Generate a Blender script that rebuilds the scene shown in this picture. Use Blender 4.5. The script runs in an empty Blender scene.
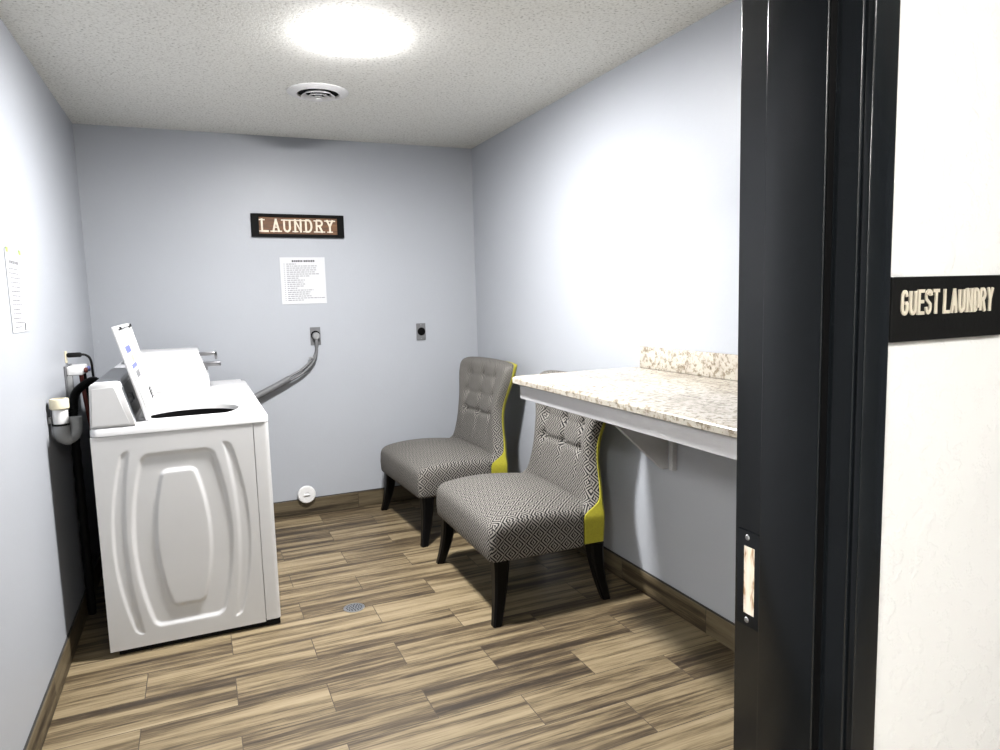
import bpy, bmesh, math, random
from mathutils import Vector, Matrix
random.seed(7)
S = bpy.context.scene
COL = S.collection
PI = math.pi
W, H = 2.408, 2.44                 # room width and height; back wall y=0, left wall x=0
YF, YC = -3.873, -4.063            # room side and corridor side of the door wall
JX = 1.2625                        # door jamb face
CAM = Vector((0.5625, -4.6356, 1.4087))

# ------------------------------------------------------------------ materials
MATS = {}
def new_mat(name):
    m = bpy.data.materials.new(name); m.use_nodes = True
    nt = m.node_tree; b = nt.nodes['Principled BSDF']
    return m, nt, b
def N(nt, t, **kw):
    n = nt.nodes.new(t)
    for k, v in kw.items(): setattr(n, k, v)
    return n
def L(nt, a, b): nt.links.new(a, b)
def ramp(nt, fac, stops):
    r = N(nt, 'ShaderNodeValToRGB'); e = r.color_ramp.elements
    while len(e) < len(stops): e.new(0.5)
    for i, (p, c) in enumerate(stops):
        e[i].position = p; e[i].color = (c[0], c[1], c[2], 1)
    L(nt, fac, r.inputs[0]); return r.outputs[0]
def noise(nt, vec, scale, detail=3, rough=.55):
    n = N(nt, 'ShaderNodeTexNoise'); n.inputs['Scale'].default_value = scale
    n.inputs['Detail'].default_value = detail; n.inputs['Roughness'].default_value = rough
    if vec is not None: L(nt, vec, n.inputs['Vector'])
    return n.outputs['Fac']
def objco(nt): return N(nt, 'ShaderNodeTexCoord').outputs['Object']
def bump(nt, b, h, strength, dist):
    bp = N(nt, 'ShaderNodeBump'); bp.inputs['Strength'].default_value = strength
    bp.inputs['Distance'].default_value = dist
    L(nt, h, bp.inputs['Height']); L(nt, bp.outputs[0], b.inputs['Normal'])
def math_(nt, op, a, b=None, c=None):
    n = N(nt, 'ShaderNodeMath', operation=op)
    for i, v in enumerate((a, b, c)):
        if v is None: continue
        if isinstance(v, (int, float)): n.inputs[i].default_value = v
        else: L(nt, v, n.inputs[i])
    return n.outputs[0]
def plain(name, col, rough=.5, metal=0, var=.06, scale=30, bmp=0, spec=None, coat=0):
    """simple paint / plastic / metal with a little procedural mottling"""
    m, nt, b = new_mat(name)
    co = objco(nt)
    f = noise(nt, co, scale)
    lo = [c*(1-var) for c in col]; hi = [min(1, c*(1+var)) for c in col]
    L(nt, ramp(nt, f, [(.3, lo), (.7, hi)]), b.inputs['Base Color'])
    b.inputs['Roughness'].default_value = rough; b.inputs['Metallic'].default_value = metal
    if spec is not None: b.inputs['Specular IOR Level'].default_value = spec
    if coat: b.inputs['Coat Weight'].default_value = coat
    if bmp: bump(nt, b, noise(nt, co, scale*4, 4), bmp, .002)
    MATS[name] = m; return m
def wall_mat(name, col, rough, sc, strength, dist):
    m, nt, b = new_mat(name); co = objco(nt)
    L(nt, ramp(nt, noise(nt, co, 1.7, 2), [(.3, [c*.97 for c in col]), (.7, col)]), b.inputs['Base Color'])
    b.inputs['Roughness'].default_value = rough
    b.inputs['Specular IOR Level'].default_value = .3
    bump(nt, b, noise(nt, co, sc, 4), strength, dist)
    MATS[name] = m; return m
wall_mat('wall_paint', (.41, .430, .462), .42, 60, .12, .004)

def knockdown():
    m, nt, b = new_mat('corridor_wall_paint'); co = objco(nt)
    n1 = noise(nt, co, 34, 3, .6)
    f = N(nt, 'ShaderNodeValToRGB'); f.color_ramp.elements[0].position = .52; f.color_ramp.elements[1].position = .60
    L(nt, n1, f.inputs[0])
    n2 = noise(nt, co, 120, 3)
    h = math_(nt, 'ADD', f.outputs[0], math_(nt, 'MULTIPLY', n2, .35))
    b.inputs['Base Color'].default_value = (.53, .53, .515, 1); b.inputs['Roughness'].default_value = .55
    bump(nt, b, h, .20, .004); MATS['corridor_wall_paint'] = m
knockdown()

def popcorn():
    m, nt, b = new_mat('popcorn_ceiling'); co = objco(nt)
    n1 = noise(nt, co, 95, 4, .65); n2 = noise(nt, co, 60, 2, .5)
    h = n1
    L(nt, ramp(nt, n1, [(.0, (.28, .27, .24)), (.33, (.46, .45, .415)), (.43, (.78, .78, .735)), (.6, (.86, .86, .82))]), b.inputs['Base Color'])
    b.inputs['Roughness'].default_value = .9
    bump(nt, b, h, .45, .005); MATS['popcorn_ceiling'] = m
popcorn()

def plank(name, along, y0, run0, dim=1.0):
    """wood-look porcelain planks, 0.614 x 0.192, half-bond"""
    m, nt, b = new_mat(name)
    sp = N(nt, 'ShaderNodeSeparateXYZ'); L(nt, objco(nt), sp.inputs[0])
    X, Y, Z = sp.outputs
    if along == 'floor': U, V = X, Y
    elif along == 'x': U, V = X, Z
    else: U, V = Y, Z
    pitch = .192 if along == 'floor' else .40
    v = math_(nt, 'DIVIDE', math_(nt, 'SUBTRACT', V, y0), pitch)
    row = math_(nt, 'FLOOR', v); vf = math_(nt, 'FRACT', v)
    par = math_(nt, 'FLOORED_MODULO', row, 2)
    off = math_(nt, 'MULTIPLY', math_(nt, 'SUBTRACT', 1, par), .307)
    u = math_(nt, 'DIVIDE', math_(nt, 'SUBTRACT', math_(nt, 'SUBTRACT', U, run0), off), .614)
    idx = math_(nt, 'FLOOR', u); uf = math_(nt, 'FRACT', u)
    cid = N(nt, 'ShaderNodeCombineXYZ'); L(nt, idx, cid.inputs[0]); L(nt, row, cid.inputs[1])
    wn = N(nt, 'ShaderNodeTexWhiteNoise', noise_dimensions='2D'); L(nt, cid.outputs[0], wn.inputs['Vector'])
    rnd = wn.outputs['Value']
    # grain coordinates: stretched along the plank, shifted per plank
    g = N(nt, 'ShaderNodeCombineXYZ')
    L(nt, math_(nt, 'ADD', math_(nt, 'MULTIPLY', U, .85), math_(nt, 'MULTIPLY', rnd, 37)), g.inputs[0])
    L(nt, math_(nt, 'ADD', math_(nt, 'MULTIPLY', V, 19), math_(nt, 'MULTIPLY', rnd, 19)), g.inputs[1])
    L(nt, rnd, g.inputs[2])
    streak = noise(nt, g.outputs[0], 1.15, 5, .6)
    g2 = N(nt, 'ShaderNodeCombineXYZ')
    L(nt, math_(nt, 'ADD', math_(nt, 'MULTIPLY', U, 5), math_(nt, 'MULTIPLY', rnd, 11)), g2.inputs[0])
    L(nt, math_(nt, 'MULTIPLY', V, 120), g2.inputs[1]); L(nt, rnd, g2.inputs[2])
    fine = noise(nt, g2.outputs[0], 1.4, 4, .65)
    f = math_(nt, 'ADD', math_(nt, 'MULTIPLY', streak, .68), math_(nt, 'MULTIPLY', fine, .32))
    f = math_(nt, 'ADD', f, math_(nt, 'MULTIPLY', math_(nt, 'SUBTRACT', rnd, .5), .095))
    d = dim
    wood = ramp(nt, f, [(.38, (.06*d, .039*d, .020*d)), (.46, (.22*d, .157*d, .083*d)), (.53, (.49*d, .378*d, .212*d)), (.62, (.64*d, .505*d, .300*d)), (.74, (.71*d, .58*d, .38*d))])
    gu = math_(nt, 'LESS_THAN', math_(nt, 'MINIMUM', uf, math_(nt, 'SUBTRACT', 1, uf)), .0026)
    gv = math_(nt, 'LESS_THAN', math_(nt, 'MINIMUM', vf, math_(nt, 'SUBTRACT', 1, vf)), .0085 if along == 'floor' else 0)
    gm = math_(nt, 'MAXIMUM', gu, gv)
    mx = N(nt, 'ShaderNodeMix', data_type='RGBA'); L(nt, gm, mx.inputs[0]); L(nt, wood, mx.inputs[6])
    mx.inputs[7].default_value = (.13*d, .095*d, .06*d, 1)
    L(nt, mx.outputs[2], b.inputs['Base Color'])
    b.inputs['Roughness'].default_value = .48
    bump(nt, b, math_(nt, 'SUBTRACT', math_(nt, 'MULTIPLY', fine, .25), gm), .25, .002)
    MATS[name] = m
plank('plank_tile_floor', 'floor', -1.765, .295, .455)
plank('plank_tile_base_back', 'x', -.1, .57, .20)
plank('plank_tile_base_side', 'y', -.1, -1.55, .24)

def fabric(name, light, dark, per):
    m, nt, b = new_mat(name)
    uv = N(nt, 'ShaderNodeTexCoord').outputs['UV']
    sp = N(nt, 'ShaderNodeSeparateXYZ'); L(nt, uv, sp.inputs[0])
    pu = math_(nt, 'DIVIDE', sp.outputs[0], per); pv = math_(nt, 'DIVIDE', sp.outputs[1], per)
    par = math_(nt, 'FLOORED_MODULO', math_(nt, 'ADD', math_(nt, 'FLOOR', pu), math_(nt, 'FLOOR', pv)), 2)
    sgn = math_(nt, 'SUBTRACT', math_(nt, 'MULTIPLY', par, 2), 1)
    t = math_(nt, 'ADD', pu, math_(nt, 'MULTIPLY', pv, sgn))
    st = math_(nt, 'GREATER_THAN', math_(nt, 'FRACT', math_(nt, 'MULTIPLY', t, 2)), .5)
    mx = N(nt, 'ShaderNodeMix', data_type='RGBA'); L(nt, st, mx.inputs[0])
    mx.inputs[6].default_value = (*dark, 1); mx.inputs[7].default_value = (*light, 1)
    L(nt, mx.outputs[2], b.inputs['Base Color']); b.inputs['Roughness'].default_value = .75
    b.inputs['Specular IOR Level'].default_value = .25
    bump(nt, b, st, .25, .001); MATS[name] = m
fabric('maze_weave_fabric', (.245, .23, .207), (.005, .0058, .006), .034)

def granite():
    m, nt, b = new_mat('speckled_laminate'); co = objco(nt)
    mp = N(nt, 'ShaderNodeMapping'); mp.inputs['Scale'].default_value = (1.0, .55, 1.0); L(nt, co, mp.inputs[0])
    big = noise(nt, mp.outputs[0], 7, 5, .6); mid = noise(nt, co, 55, 4, .6); fin = noise(nt, co, 130, 3, .6)
    base = ramp(nt, big, [(.34, (.31, .275, .22)), (.46, (.43, .395, .335)), (.58, (.49, .46, .395)), (.75, (.42, .395, .35))])
    sp1 = ramp(nt, mid, [(.38, (.36, .30, .22)), (.50, (1, 1, 1)), (1, (1, 1, 1))])
    sp2 = ramp(nt, fin, [(.31, (.12, .10, .08)), (.37, (1, 1, 1)), (1, (1, 1, 1))])
    m1 = N(nt, 'ShaderNodeMix', data_type='RGBA', blend_type='MULTIPLY'); m1.inputs[0].default_value = .8
    L(nt, base, m1.inputs[6]); L(nt, sp1, m1.inputs[7])
    m2 = N(nt, 'ShaderNodeMix', data_type='RGBA', blend_type='MULTIPLY'); m2.inputs[0].default_value = .9
    L(nt, m1.outputs[2], m2.inputs[6]); L(nt, sp2, m2.inputs[7])
    L(nt, m2.outputs[2], b.inputs['Base Color']); b.inputs['Roughness'].default_value = .22
    MATS['speckled_laminate'] = m
granite()

def aged_wood():
    m, nt, b = new_mat('brown_sign_wood'); co = objco(nt)
    mp = N(nt, 'ShaderNodeMapping'); mp.inputs['Scale'].default_value = (6, 1, 60); L(nt, co, mp.inputs[0])
    f = noise(nt, mp.outputs[0], 1.3, 4)
    L(nt, ramp(nt, f, [(.3, (.058, .023, .007)), (.6, (.16, .066, .019)), (.8, (.22, .11, .04))]), b.inputs['Base Color'])
    b.inputs['Roughness'].default_value = .6; MATS['brown_sign_wood'] = m
aged_wood()
def raw_wood():
    m, nt, b = new_mat('raw_stud_wood'); co = objco(nt)
    mp = N(nt, 'ShaderNodeMapping'); mp.inputs['Scale'].default_value = (1, 90, 22); L(nt, co, mp.inputs[0])
    L(nt, ramp(nt, noise(nt, mp.outputs[0], 1.0, 3), [(.35, (.42, .22, .10)), (.46, (.88, .78, .64)), (.7, (.93, .88, .80))]), b.inputs['Base Color'])
    b.inputs['Roughness'].default_value = .7; MATS['raw_stud_wood'] = m
raw_wood()

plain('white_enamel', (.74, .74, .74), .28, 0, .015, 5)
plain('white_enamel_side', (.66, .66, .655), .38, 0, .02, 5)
plain('grey_console', (.50, .51, .53), .4, 0, .03, 12)
plain('dark_fascia', (.09, .095, .10), .35, 0, .05, 20)
plain('black_base', (.003, .003, .003), .6, spec=.1)
plain('black_rubber', (.005, .005, .005), .55, spec=.2)
plain('tub_dark', (.003, .003, .003), .6, spec=.1)
plain('chrome', (.26, .26, .27), .3, 1, .03)
plain('dull_steel', (.38, .39, .40), .4, 1, .10, 120)
plain('grey_plate', (.15, .153, .158), .45, 0, .05)
plain('grey_cord', (.15, .153, .156), .5, 0, .06)
plain('white_plastic', (.82, .82, .81), .35, 0, .02)
plain('cream_plastic', (.72, .66, .48), .45, 0, .05)
plain('grey_pvc', (.26, .265, .265), .45, 0, .06)
plain('paper_white', (.60, .61, .625), .6, 0, .01)
plain('ink', (.03, .03, .033), .8)
plain('ink_grey', (.17, .172, .18), .8)
plain('sticker_blue', (.12, .14, .36), .5)
plain('sticker_yellow', (.42, .43, .28), .5)
plain('tape_green', (.30, .42, .08), .5)
plain('red_rubber', (.14, .022, .014), .5)
plain('black_gloss_paint', (.0048, .0060, .0072), .17, 0, .05, 14, .02, spec=.30)
plain('seal_black', (.0015, .0015, .0016), .6, spec=.08)
plain('black_leg', (.003, .0028, .0028), .35, spec=.12)
plain('chartreuse_fabric', (.36, .33, .022), .6, 0, .10, 90, .2)
plain('black_sign', (.0032, .0032, .0031), .6, 0, .15, 40, .15, spec=.12)
plain('letter_cream', (.42, .38, .30), .55, 0, .05)
plain('letter_white', (.74, .66, .53), .6, 0, .12, 45)
plain('frame_black', (.003, .003, .0028), .6, spec=.08)
plain('apron_paint', (.50, .50, .51), .45, 0, .03, 8)
plain('vent_white', (.80, .80, .80), .35)
plain('vent_black', (.0022, .0022, .0022), .7, spec=.08)
plain('corridor_floor_tile', (.30, .25, .18), .5, 0, .2, 8)
def emis(name, col, st):
    m, nt, b = new_mat(name)
    b.inputs['Base Color'].default_value = (.9, .9, .9, 1)
    f = noise(nt, objco(nt), 3)
    L(nt, ramp(nt, f, [(0, col), (1, col)]), b.inputs['Emission Color'])
    b.inputs['Emission Strength'].default_value = st; MATS[name] = m
emis('lamp_glow', (1, .985, .985), 100)
emis('corridor_glow', (1, .98, .95), 8.5)
emis('far_corridor_glow', (1, .98, .95), 32)

# ------------------------------------------------------------------ mesh helpers
def thing(name, label, cat, loc, group=None, kind=None):
    o = bpy.data.objects.new(name, None); COL.objects.link(o)
    o.location = loc; o.empty_display_size = .05
    if label: o['label'] = label
    if cat: o['category'] = cat
    if group: o['group'] = group
    if kind: o['kind'] = kind
    o['_w'] = list(loc)
    return o
def worldloc(o):
    v = Vector((0, 0, 0))
    while o is not None:
        v += o.location; o = o.parent
    return v
def finish(name, bm, mat, parent=None, smooth=False, boxuv=False, angle=35, label=None):
    """links a bmesh written in world coordinates as one object"""
    if parent is not None:
        bmesh.ops.translate(bm, verts=bm.verts, vec=-worldloc(parent))
    bmesh.ops.recalc_face_normals(bm, faces=bm.faces)
    if smooth:
        for f in bm.faces: f.smooth = True
        lim = math.radians(angle)
        for e in bm.edges:
            if len(e.link_faces) == 2 and e.calc_face_angle(0) > lim: e.smooth = False
    if boxuv:
        uvl = bm.loops.layers.uv.new('UVMap')
        for f in bm.faces:
            n = f.normal; a = max(range(3), key=lambda i: abs(n[i]))
            i, j = [(1, 2), (0, 2), (0, 1)][a]
            for lp in f.loops: lp[uvl].uv = (lp.vert.co[i], lp.vert.co[j])
    me = bpy.data.meshes.new(name); bm.to_mesh(me); bm.free()
    me.materials.append(MATS[mat])
    o = bpy.data.objects.new(name, me); COL.objects.link(o)
    if parent is not None: o.parent = parent
    if label: o['label'] = label
    return o
def struct(name, bm, mat, smooth=False):
    o = finish(name, bm, mat, None, smooth); o['kind'] = 'structure'; return o
def tag(o, label, cat, group=None):
    o['label'] = label; o['category'] = cat
    if group: o['group'] = group
    return o
def join(bm, other, mtx=None):
    me = bpy.data.meshes.new('_t'); 
    if mtx is not None: bmesh.ops.transform(other, matrix=mtx, verts=other.verts)
    other.to_mesh(me); other.free(); bm.from_mesh(me); bpy.data.meshes.remove(me)
def box(bm, x0, x1, y0, y1, z0, z1, bev=0, seg=2, mtx=None):
    t = bmesh.new()
    bmesh.ops.create_cube(t, size=1)
    for v in t.verts:
        v.co = Vector((x0 + (v.co.x+.5)*(x1-x0), y0 + (v.co.y+.5)*(y1-y0), z0 + (v.co.z+.5)*(z1-z0)))
    if bev: bmesh.ops.bevel(t, geom=t.edges[:], offset=bev, segments=seg, profile=.5, affect='EDGES')
    join(bm, t, mtx); return bm
def B(*a, **k): return box(bmesh.new(), *a, **k)
def prism(bm, pts, axis, a0, a1, bev=0):
    """extrude a 2D outline: axis 'y' -> pts are (x,z); 'z' -> (x,y); 'x' -> (y,z)"""
    t = bmesh.new()
    def co(p, a):
        return {'y': (p[0], a, p[1]), 'z': (p[0], p[1], a), 'x': (a, p[0], p[1])}[axis]
    A = [t.verts.new(co(p, a0)) for p in pts]; C = [t.verts.new(co(p, a1)) for p in pts]
    n = len(pts); t.faces.new(A); t.faces.new(C[::-1])
    for i in range(n): t.faces.new((A[i], C[i], C[(i+1) % n], A[(i+1) % n]))
    bmesh.ops.recalc_face_normals(t, faces=t.faces)
    if bev: bmesh.ops.bevel(t, geom=t.edges[:], offset=bev, segments=2, profile=.5, affect='EDGES')
    join(bm, t); return bm
def lathe(bm, prof, n=48, mtx=None, closed=False):
    """prof = [(r, h)], revolved about z"""
    t = bmesh.new(); rings = []
    for r, h in prof:
        if r < 1e-6: rings.append([t.verts.new((0, 0, h))])
        else: rings.append([t.verts.new((r*math.cos(2*PI*i/n), r*math.sin(2*PI*i/n), h)) for i in range(n)])
    pairs = list(zip(rings, rings[1:])) + ([(rings[-1], rings[0])] if closed else [])
    for a, b in pairs:
        for i in range(n):
            j = (i+1) % n
            if len(a) == 1 and len(b) == 1: continue
            if len(a) == 1: t.faces.new((a[0], b[i], b[j]))
            elif len(b) == 1: t.faces.new((a[i], b[0], a[j]))
            else: t.faces.new((a[i], b[i], b[j], a[j]))
    join(bm, t, mtx); return bm
def catmull(pts, k=8):
    P = [Vector(p) for p in pts]; P = [2*P[0]-P[1]] + P + [2*P[-1]-P[-2]]; out = []
    for i in range(1, len(P)-2):
        for s in range(k):
            t = s/k; a, b, c, d = P[i-1], P[i], P[i+1], P[i+2]
            out.append(.5*((2*b) + (c-a)*t + (2*a-5*b+4*c-d)*t*t + (3*b-a-3*c+d)*t**3))
    out.append(P[-2]); return out
def tube(bm, pts, r, n=12, smooth_pts=True, k=8, ripple=0):
    t = bmesh.new(); C = catmull(pts, k) if smooth_pts else [Vector(p) for p in pts]
    rings = []; up = Vector((.13, .31, .94)).normalized()
    for i, c in enumerate(C):
        d = (C[min(i+1, len(C)-1)] - C[max(i-1, 0)]).normalized()
        s = d.cross(up)
        if s.length < 1e-3: s = d.cross(Vector((1, 0, 0)))
        s.normalize(); u = s.cross(d).normalized(); up = u
        rr = r[min(len(r)-1, int(i*len(r)/len(C)))] if isinstance(r, (list, tuple)) else r
        if ripple: rr *= 1 + ripple*(1 if i % 2 else -1)
        rings.append([t.verts.new(c + rr*(math.cos(2*PI*j/n)*s + math.sin(2*PI*j/n)*u)) for j in range(n)])
    for a, b in zip(rings, rings[1:]):
        for j in range(n): t.faces.new((a[j], b[j], b[(j+1) % n], a[(j+1) % n]))
    t.faces.new(rings[0][::-1]); t.faces.new(rings[-1]); join(bm, t); return bm
def loft(bm, secs, cap=True):
    """sections: equal-length closed loops of points"""
    t = bmesh.new(); R = [[t.verts.new(p) for p in s] for s in secs]; n = len(R[0])
    for a, b in zip(R, R[1:]):
        for j in range(n): t.faces.new((a[j], b[j], b[(j+1) % n], a[(j+1) % n]))
    if cap: t.faces.new(R[0][::-1]); t.faces.new(R[-1])
    join(bm, t); return bm
def lerp(tab, x):
    if x <= tab[0][0]: return tab[0][1]
    for (a, p), (b, q) in zip(tab, tab[1:]):
        if x <= b:
            t = (x-a)/(b-a); return p + (q-p)*t
    return tab[-1][1]
def smoothlerp(tab, x):
    if x <= tab[0][0]: return tab[0][1]
    if x >= tab[-1][0]: return tab[-1][1]
    n = len(tab)
    for i in range(n-1):
        if x <= tab[i+1][0]:
            x0, p0 = tab[i]; x1, p1 = tab[i+1]; h = x1-x0; t = (x-x0)/h
            m0 = (p1-tab[i-1][1])/(x1-tab[i-1][0]) if i > 0 else (p1-p0)/h
            m1 = (tab[i+2][1]-p0)/(tab[i+2][0]-x0) if i+2 < n else (p1-p0)/h
            return (2*t**3-3*t*t+1)*p0 + (t**3-2*t*t+t)*h*m0 + (-2*t**3+3*t*t)*p1 + (t**3-t*t)*h*m1
def ss(a, b, x):
    t = max(0, min(1, (x-a)/(b-a))); return t*t*(3-2*t)
def copy_tree(o, parent=None):
    c = o.copy(); COL.objects.link(c)
    if parent is not None: c.parent = parent
    for ch in list(o.children): copy_tree(ch, c)
    return c
def children_sorted(o): return list(o.children)

# ------------------------------------------------------------------ lettering (stroke alphabet)
def arc(cx, cy, rx, ry, a0, a1, n=8):
    return [(cx+rx*math.cos(math.radians(a0+(a1-a0)*i/n)), cy+ry*math.sin(math.radians(a0+(a1-a0)*i/n))) for i in range(n+1)]
GLY = {
 'L': [[(0, 1), (0, 0), (1, 0)]],
 'A': [[(0, 0), (.5, 1), (1, 0)], [(.2, .34), (.8, .34)]],
 'U': [[(0, 1), (0, .28)] + arc(.5, .28, .5, .28, 180, 360) + [(1, 1)]],
 'N': [[(0, 0), (0, 1)], [(0, 1), (1, 0)], [(1, 0), (1, 1)]],
 'D': [[(0, 0), (0, 1), (.45, 1)] + arc(.45, .5, .55, .5, 90, -90) + [(0, 0)]],
 'R': [[(0, 0), (0, 1), (.5, 1)] + arc(.5, .76, .5, .24, 90, -90) + [(0, .52)], [(.5, .52), (1, 0)]],
 'Y': [[(0, 1), (.5, .48), (1, 1)], [(.5, .48), (.5, 0)]],
 'G': [arc(.5, .74, .5, .26, 10, 180) + [(0, .26)] + arc(.5, .26, .5, .26, 180, 360) + [(1, .48), (.55, .48)]],
 'E': [[(1, 1), (0, 1), (0, 0), (1, 0)], [(0, .52), (.85, .52)]],
 'S': [arc(.5, .76, .5, .24, 10, 180) + [(.05, .62), (.95, .40)] + arc(.5, .25, .5, .25, 10, -180)],
 'T': [[(0, 1), (1, 1)], [(.5, 1), (.5, 0)]],
}
SERIF = {'L': [(0, 1), (0, 0)], 'A': [(0, 0), (1, 0)], 'U': [(0, 1), (1, 1)], 'N': [(0, 1), (0, 0), (1, 1)], 'D': [(0, 1), (0, 0)],
         'R': [(0, 0), (1, 0), (0, 1)], 'Y': [(0, 1), (1, 1), (.5, 0)]}
def letters(bm, text, x, z, y, w, h, gap, st, depth, space=None, serif=0):
    """letters in the xz plane, facing -y; front at y-depth"""
    for ch in text:
        if ch == ' ': x += space; continue
        iw, ih = w-st, h-st
        strokes = [[(x+st/2+px*iw, z+st/2+pz*ih) for px, pz in s] for s in GLY[ch]]
        if serif:
            for sx, sz in SERIF[ch]:
                cx, cz = x+st/2+sx*iw, z+st/2+sz*ih
                cz += -st*.22 if sz > .5 else (st*.22*-1 if False else -st*.0)
                strokes.append([(cx-serif, cz), (cx+serif, cz)])
        for s in strokes:
            for k, (a, b) in enumerate(zip(s, s[1:])):
                d = Vector((b[0]-a[0], b[1]-a[1]))
                if d.length < 1e-6: continue
                d.normalize(); n = Vector((-d.y, d.x))*st/2*(.62 if (serif and len(s) == 2 and abs(d.y) < .1) else .75 if (ch == 'N' and abs(d.x) > .1) else 1); e = d*st*.42
                if len(s) > 4: e = d*st*.12
                A, C = Vector(a)-e, Vector(b)+e
                q = .00004*(len(bm.faces)//6 % 40); prism(bm, [tuple(A+n), tuple(C+n), tuple(C-n), tuple(A-n)], 'y', y, y-depth-q)
        x += w+gap
    return bm

# ------------------------------------------------------------------ room shell
T = .10
struct('floor', B(-T, W+T, YC, T, -.06, 0), 'plank_tile_floor')
struct('ceiling', B(-T, W+T, YF, T, H, H+.06), 'popcorn_ceiling')
struct('wall_back', B(-T, W+T, 0, T, 0, H), 'wall_paint')
struct('wall_left', B(-T, 0, YF, 0, 0, H), 'wall_paint')
struct('wall_right', B(W, W+T, YF, 0, 0, H), 'wall_paint')
DL, DH = .345, 2.05                      # door opening: left jamb, head
fw = bmesh.new()
box(fw, -1.6, DL-.02, YC, YF, 0, H); box(fw, JX+.02, 4.2, YC, YF, 0, H); box(fw, DL-.02, JX+.02, YC, YF, DH+.02, H)
struct('wall_front', fw, 'corridor_wall_paint')
YB = -5.9
struct('wall_corridor', B(-1.6, 4.2, YB-T, YB, 0, H), 'corridor_wall_paint')
struct('floor_corridor', B(-1.6, 4.2, YB, YC, -.06, 0), 'corridor_floor_tile')
struct('ceiling_corridor', B(-1.6, 4.2, YB, YF-.0, H+.001, H+.06), 'popcorn_ceiling')

hb, bt = .105, .009
def baseb(name, x0, x1, y0, y1, mat):
    struct(name, B(x0, x1, y0, y1, 0, hb, bev=.002), mat)
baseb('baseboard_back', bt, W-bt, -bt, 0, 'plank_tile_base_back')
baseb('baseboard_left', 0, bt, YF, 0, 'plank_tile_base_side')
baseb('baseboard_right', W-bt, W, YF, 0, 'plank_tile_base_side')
# dark caulk line along the top of the tile base
plain('grout_line', (.03, .028, .025), .8)
tr = bmesh.new()
box(tr, 0, W, -.006, 0, hb, hb+.005); box(tr, 0, .006, YF, 0, hb, hb+.004); box(tr, W-.006, W, YF, 0, hb, hb+.006)
struct('trim_1', tr, 'grout_line')

# ------------------------------------------------------------------ door frame
dr = thing('door_1', 'glossy black door frame seen edge-on at the right of the laundry doorway', 'door frame', (JX, YC, 0), kind='structure')
def jamb(side):
    """hollow frame section, far rabbet, stop, near rabbet; side +1 = right jamb"""
    f = JX if side > 0 else DL
    o = (lambda d: f - side*d)
    y3, y2 = CAM.y+.6076, CAM.y+.702
    s = .0134
    pts = [(o(0), YF), (o(0), y2), (o(s), y2), (o(s), y3), (o(0), y3), (o(0), YC), (o(-.0199), YC), (o(-.0199), YF)]
    bm = bmesh.new(); t = bmesh.new()
    prism(bm, pts, 'z', 0, DH)
    es = [e for e in bm.edges if abs(e.verts[0].co.z-e.verts[1].co.z) > 1]
    bmesh.ops.bevel(bm, geom=es, offset=.0022, segments=3, profile=.5, affect='EDGES')
    t.free()
    return bm
finish('jamb', jamb(1), 'black_gloss_paint', dr, True)
finish('jamb', jamb(-1), 'black_gloss_paint', dr, True)
finish('head', B(DL, JX, YC, YF, DH, DH+.0195, bev=.002), 'black_gloss_paint', dr)
y3 = CAM.y+.6076
finish('door_seal', B(JX-.0114, JX-.0012, y3-.0016, y3-.0002, 0, DH-.001), 'seal_black', dr)
cs, ct = .004, .0117
finish('casing', B(JX+cs, JX+cs+.0405, YC-ct, YC, 0, DH+.044, bev=.0022, seg=3), 'black_gloss_paint', dr, True)
finish('casing', B(DL-cs-.0405, DL-cs, YC-ct, YC, 0, DH+.044, bev=.0022, seg=3), 'black_gloss_paint', dr, True)
finish('casing', B(DL-cs, JX+cs, YC-ct, YC, DH+cs, DH+.044, bev=.0022, seg=3), 'black_gloss_paint', dr, True)
# strike plate: a frame round the bolt opening, raw wood behind
sy0, sy1, sz0, sz1 = CAM.y+.7035, CAM.y+.7555, .925, 1.066
hy0, hy1, hz0, hz1 = CAM.y+.7215, CAM.y+.743, .943, 1.044
sb = bmesh.new(); xa, xb = JX-.0022, JX-.0001
box(sb, xa, xb, sy0, sy1, sz0, hz0); box(sb, xa, xb, sy0, sy1, hz1, sz1)
box(sb, xa, xb, sy0, hy0, hz0, hz1); box(sb, xa, xb, hy1, sy1, hz0, hz1)
spl = finish('strike_plate', sb, 'black_gloss_paint', dr)
finish('bolt_opening', B(JX-.0009, JX-.0002, hy0, hy1, hz0, hz1), 'raw_stud_wood', spl, label='raw wood showing through the strike opening')
for zz in (sz0+.009, sz1-.009):
    finish('screw', lathe(bmesh.new(), [(0, .0012), (.0035, .001), (.0042, 0)], 16, Matrix.Translation((xa, (sy0+sy1)/2+.006, zz)) @ Matrix.Rotation(-PI/2, 4, 'Y')), 'dull_steel', spl, True)

# ------------------------------------------------------------------ corridor sign
sg = thing('room_sign', 'black plaque reading GUEST LAUNDRY on the white corridor wall', 'sign', (1.424, YC, 1.38))
finish('plaque', B(1.3165, 1.531, YC-.0065, YC-.0002, 1.341, 1.4185, bev=.001), 'black_sign', sg)
lt = bmesh.new()
letters(lt, 'GUEST LAUNDRY', 1.3312, 1.3725, YC-.0064, .0119, .0305, .0021, .0040, .0012, space=.0058)
finish('lettering', lt, 'letter_cream', sg, label='cream condensed capital letters')
br = bmesh.new(); bx = 1.362
for c in ('1010', '111001', '10', '011', '0111', '1', '111', '1001', '101', '1101'):
    for k, d in enumerate(c):
        if d == '1':
            lathe(br, [(0, .0007), (.0007, .0003), (.0008, 0)], 8, Matrix.Translation((bx+(k % 2)*.0024, YC-.0064, 1.3655-(k//2)*.0024)) @ Matrix.Rotation(PI/2, 4, 'X'))
    bx += .0062
finish('braille', br, 'black_sign', sg, True)

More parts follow.
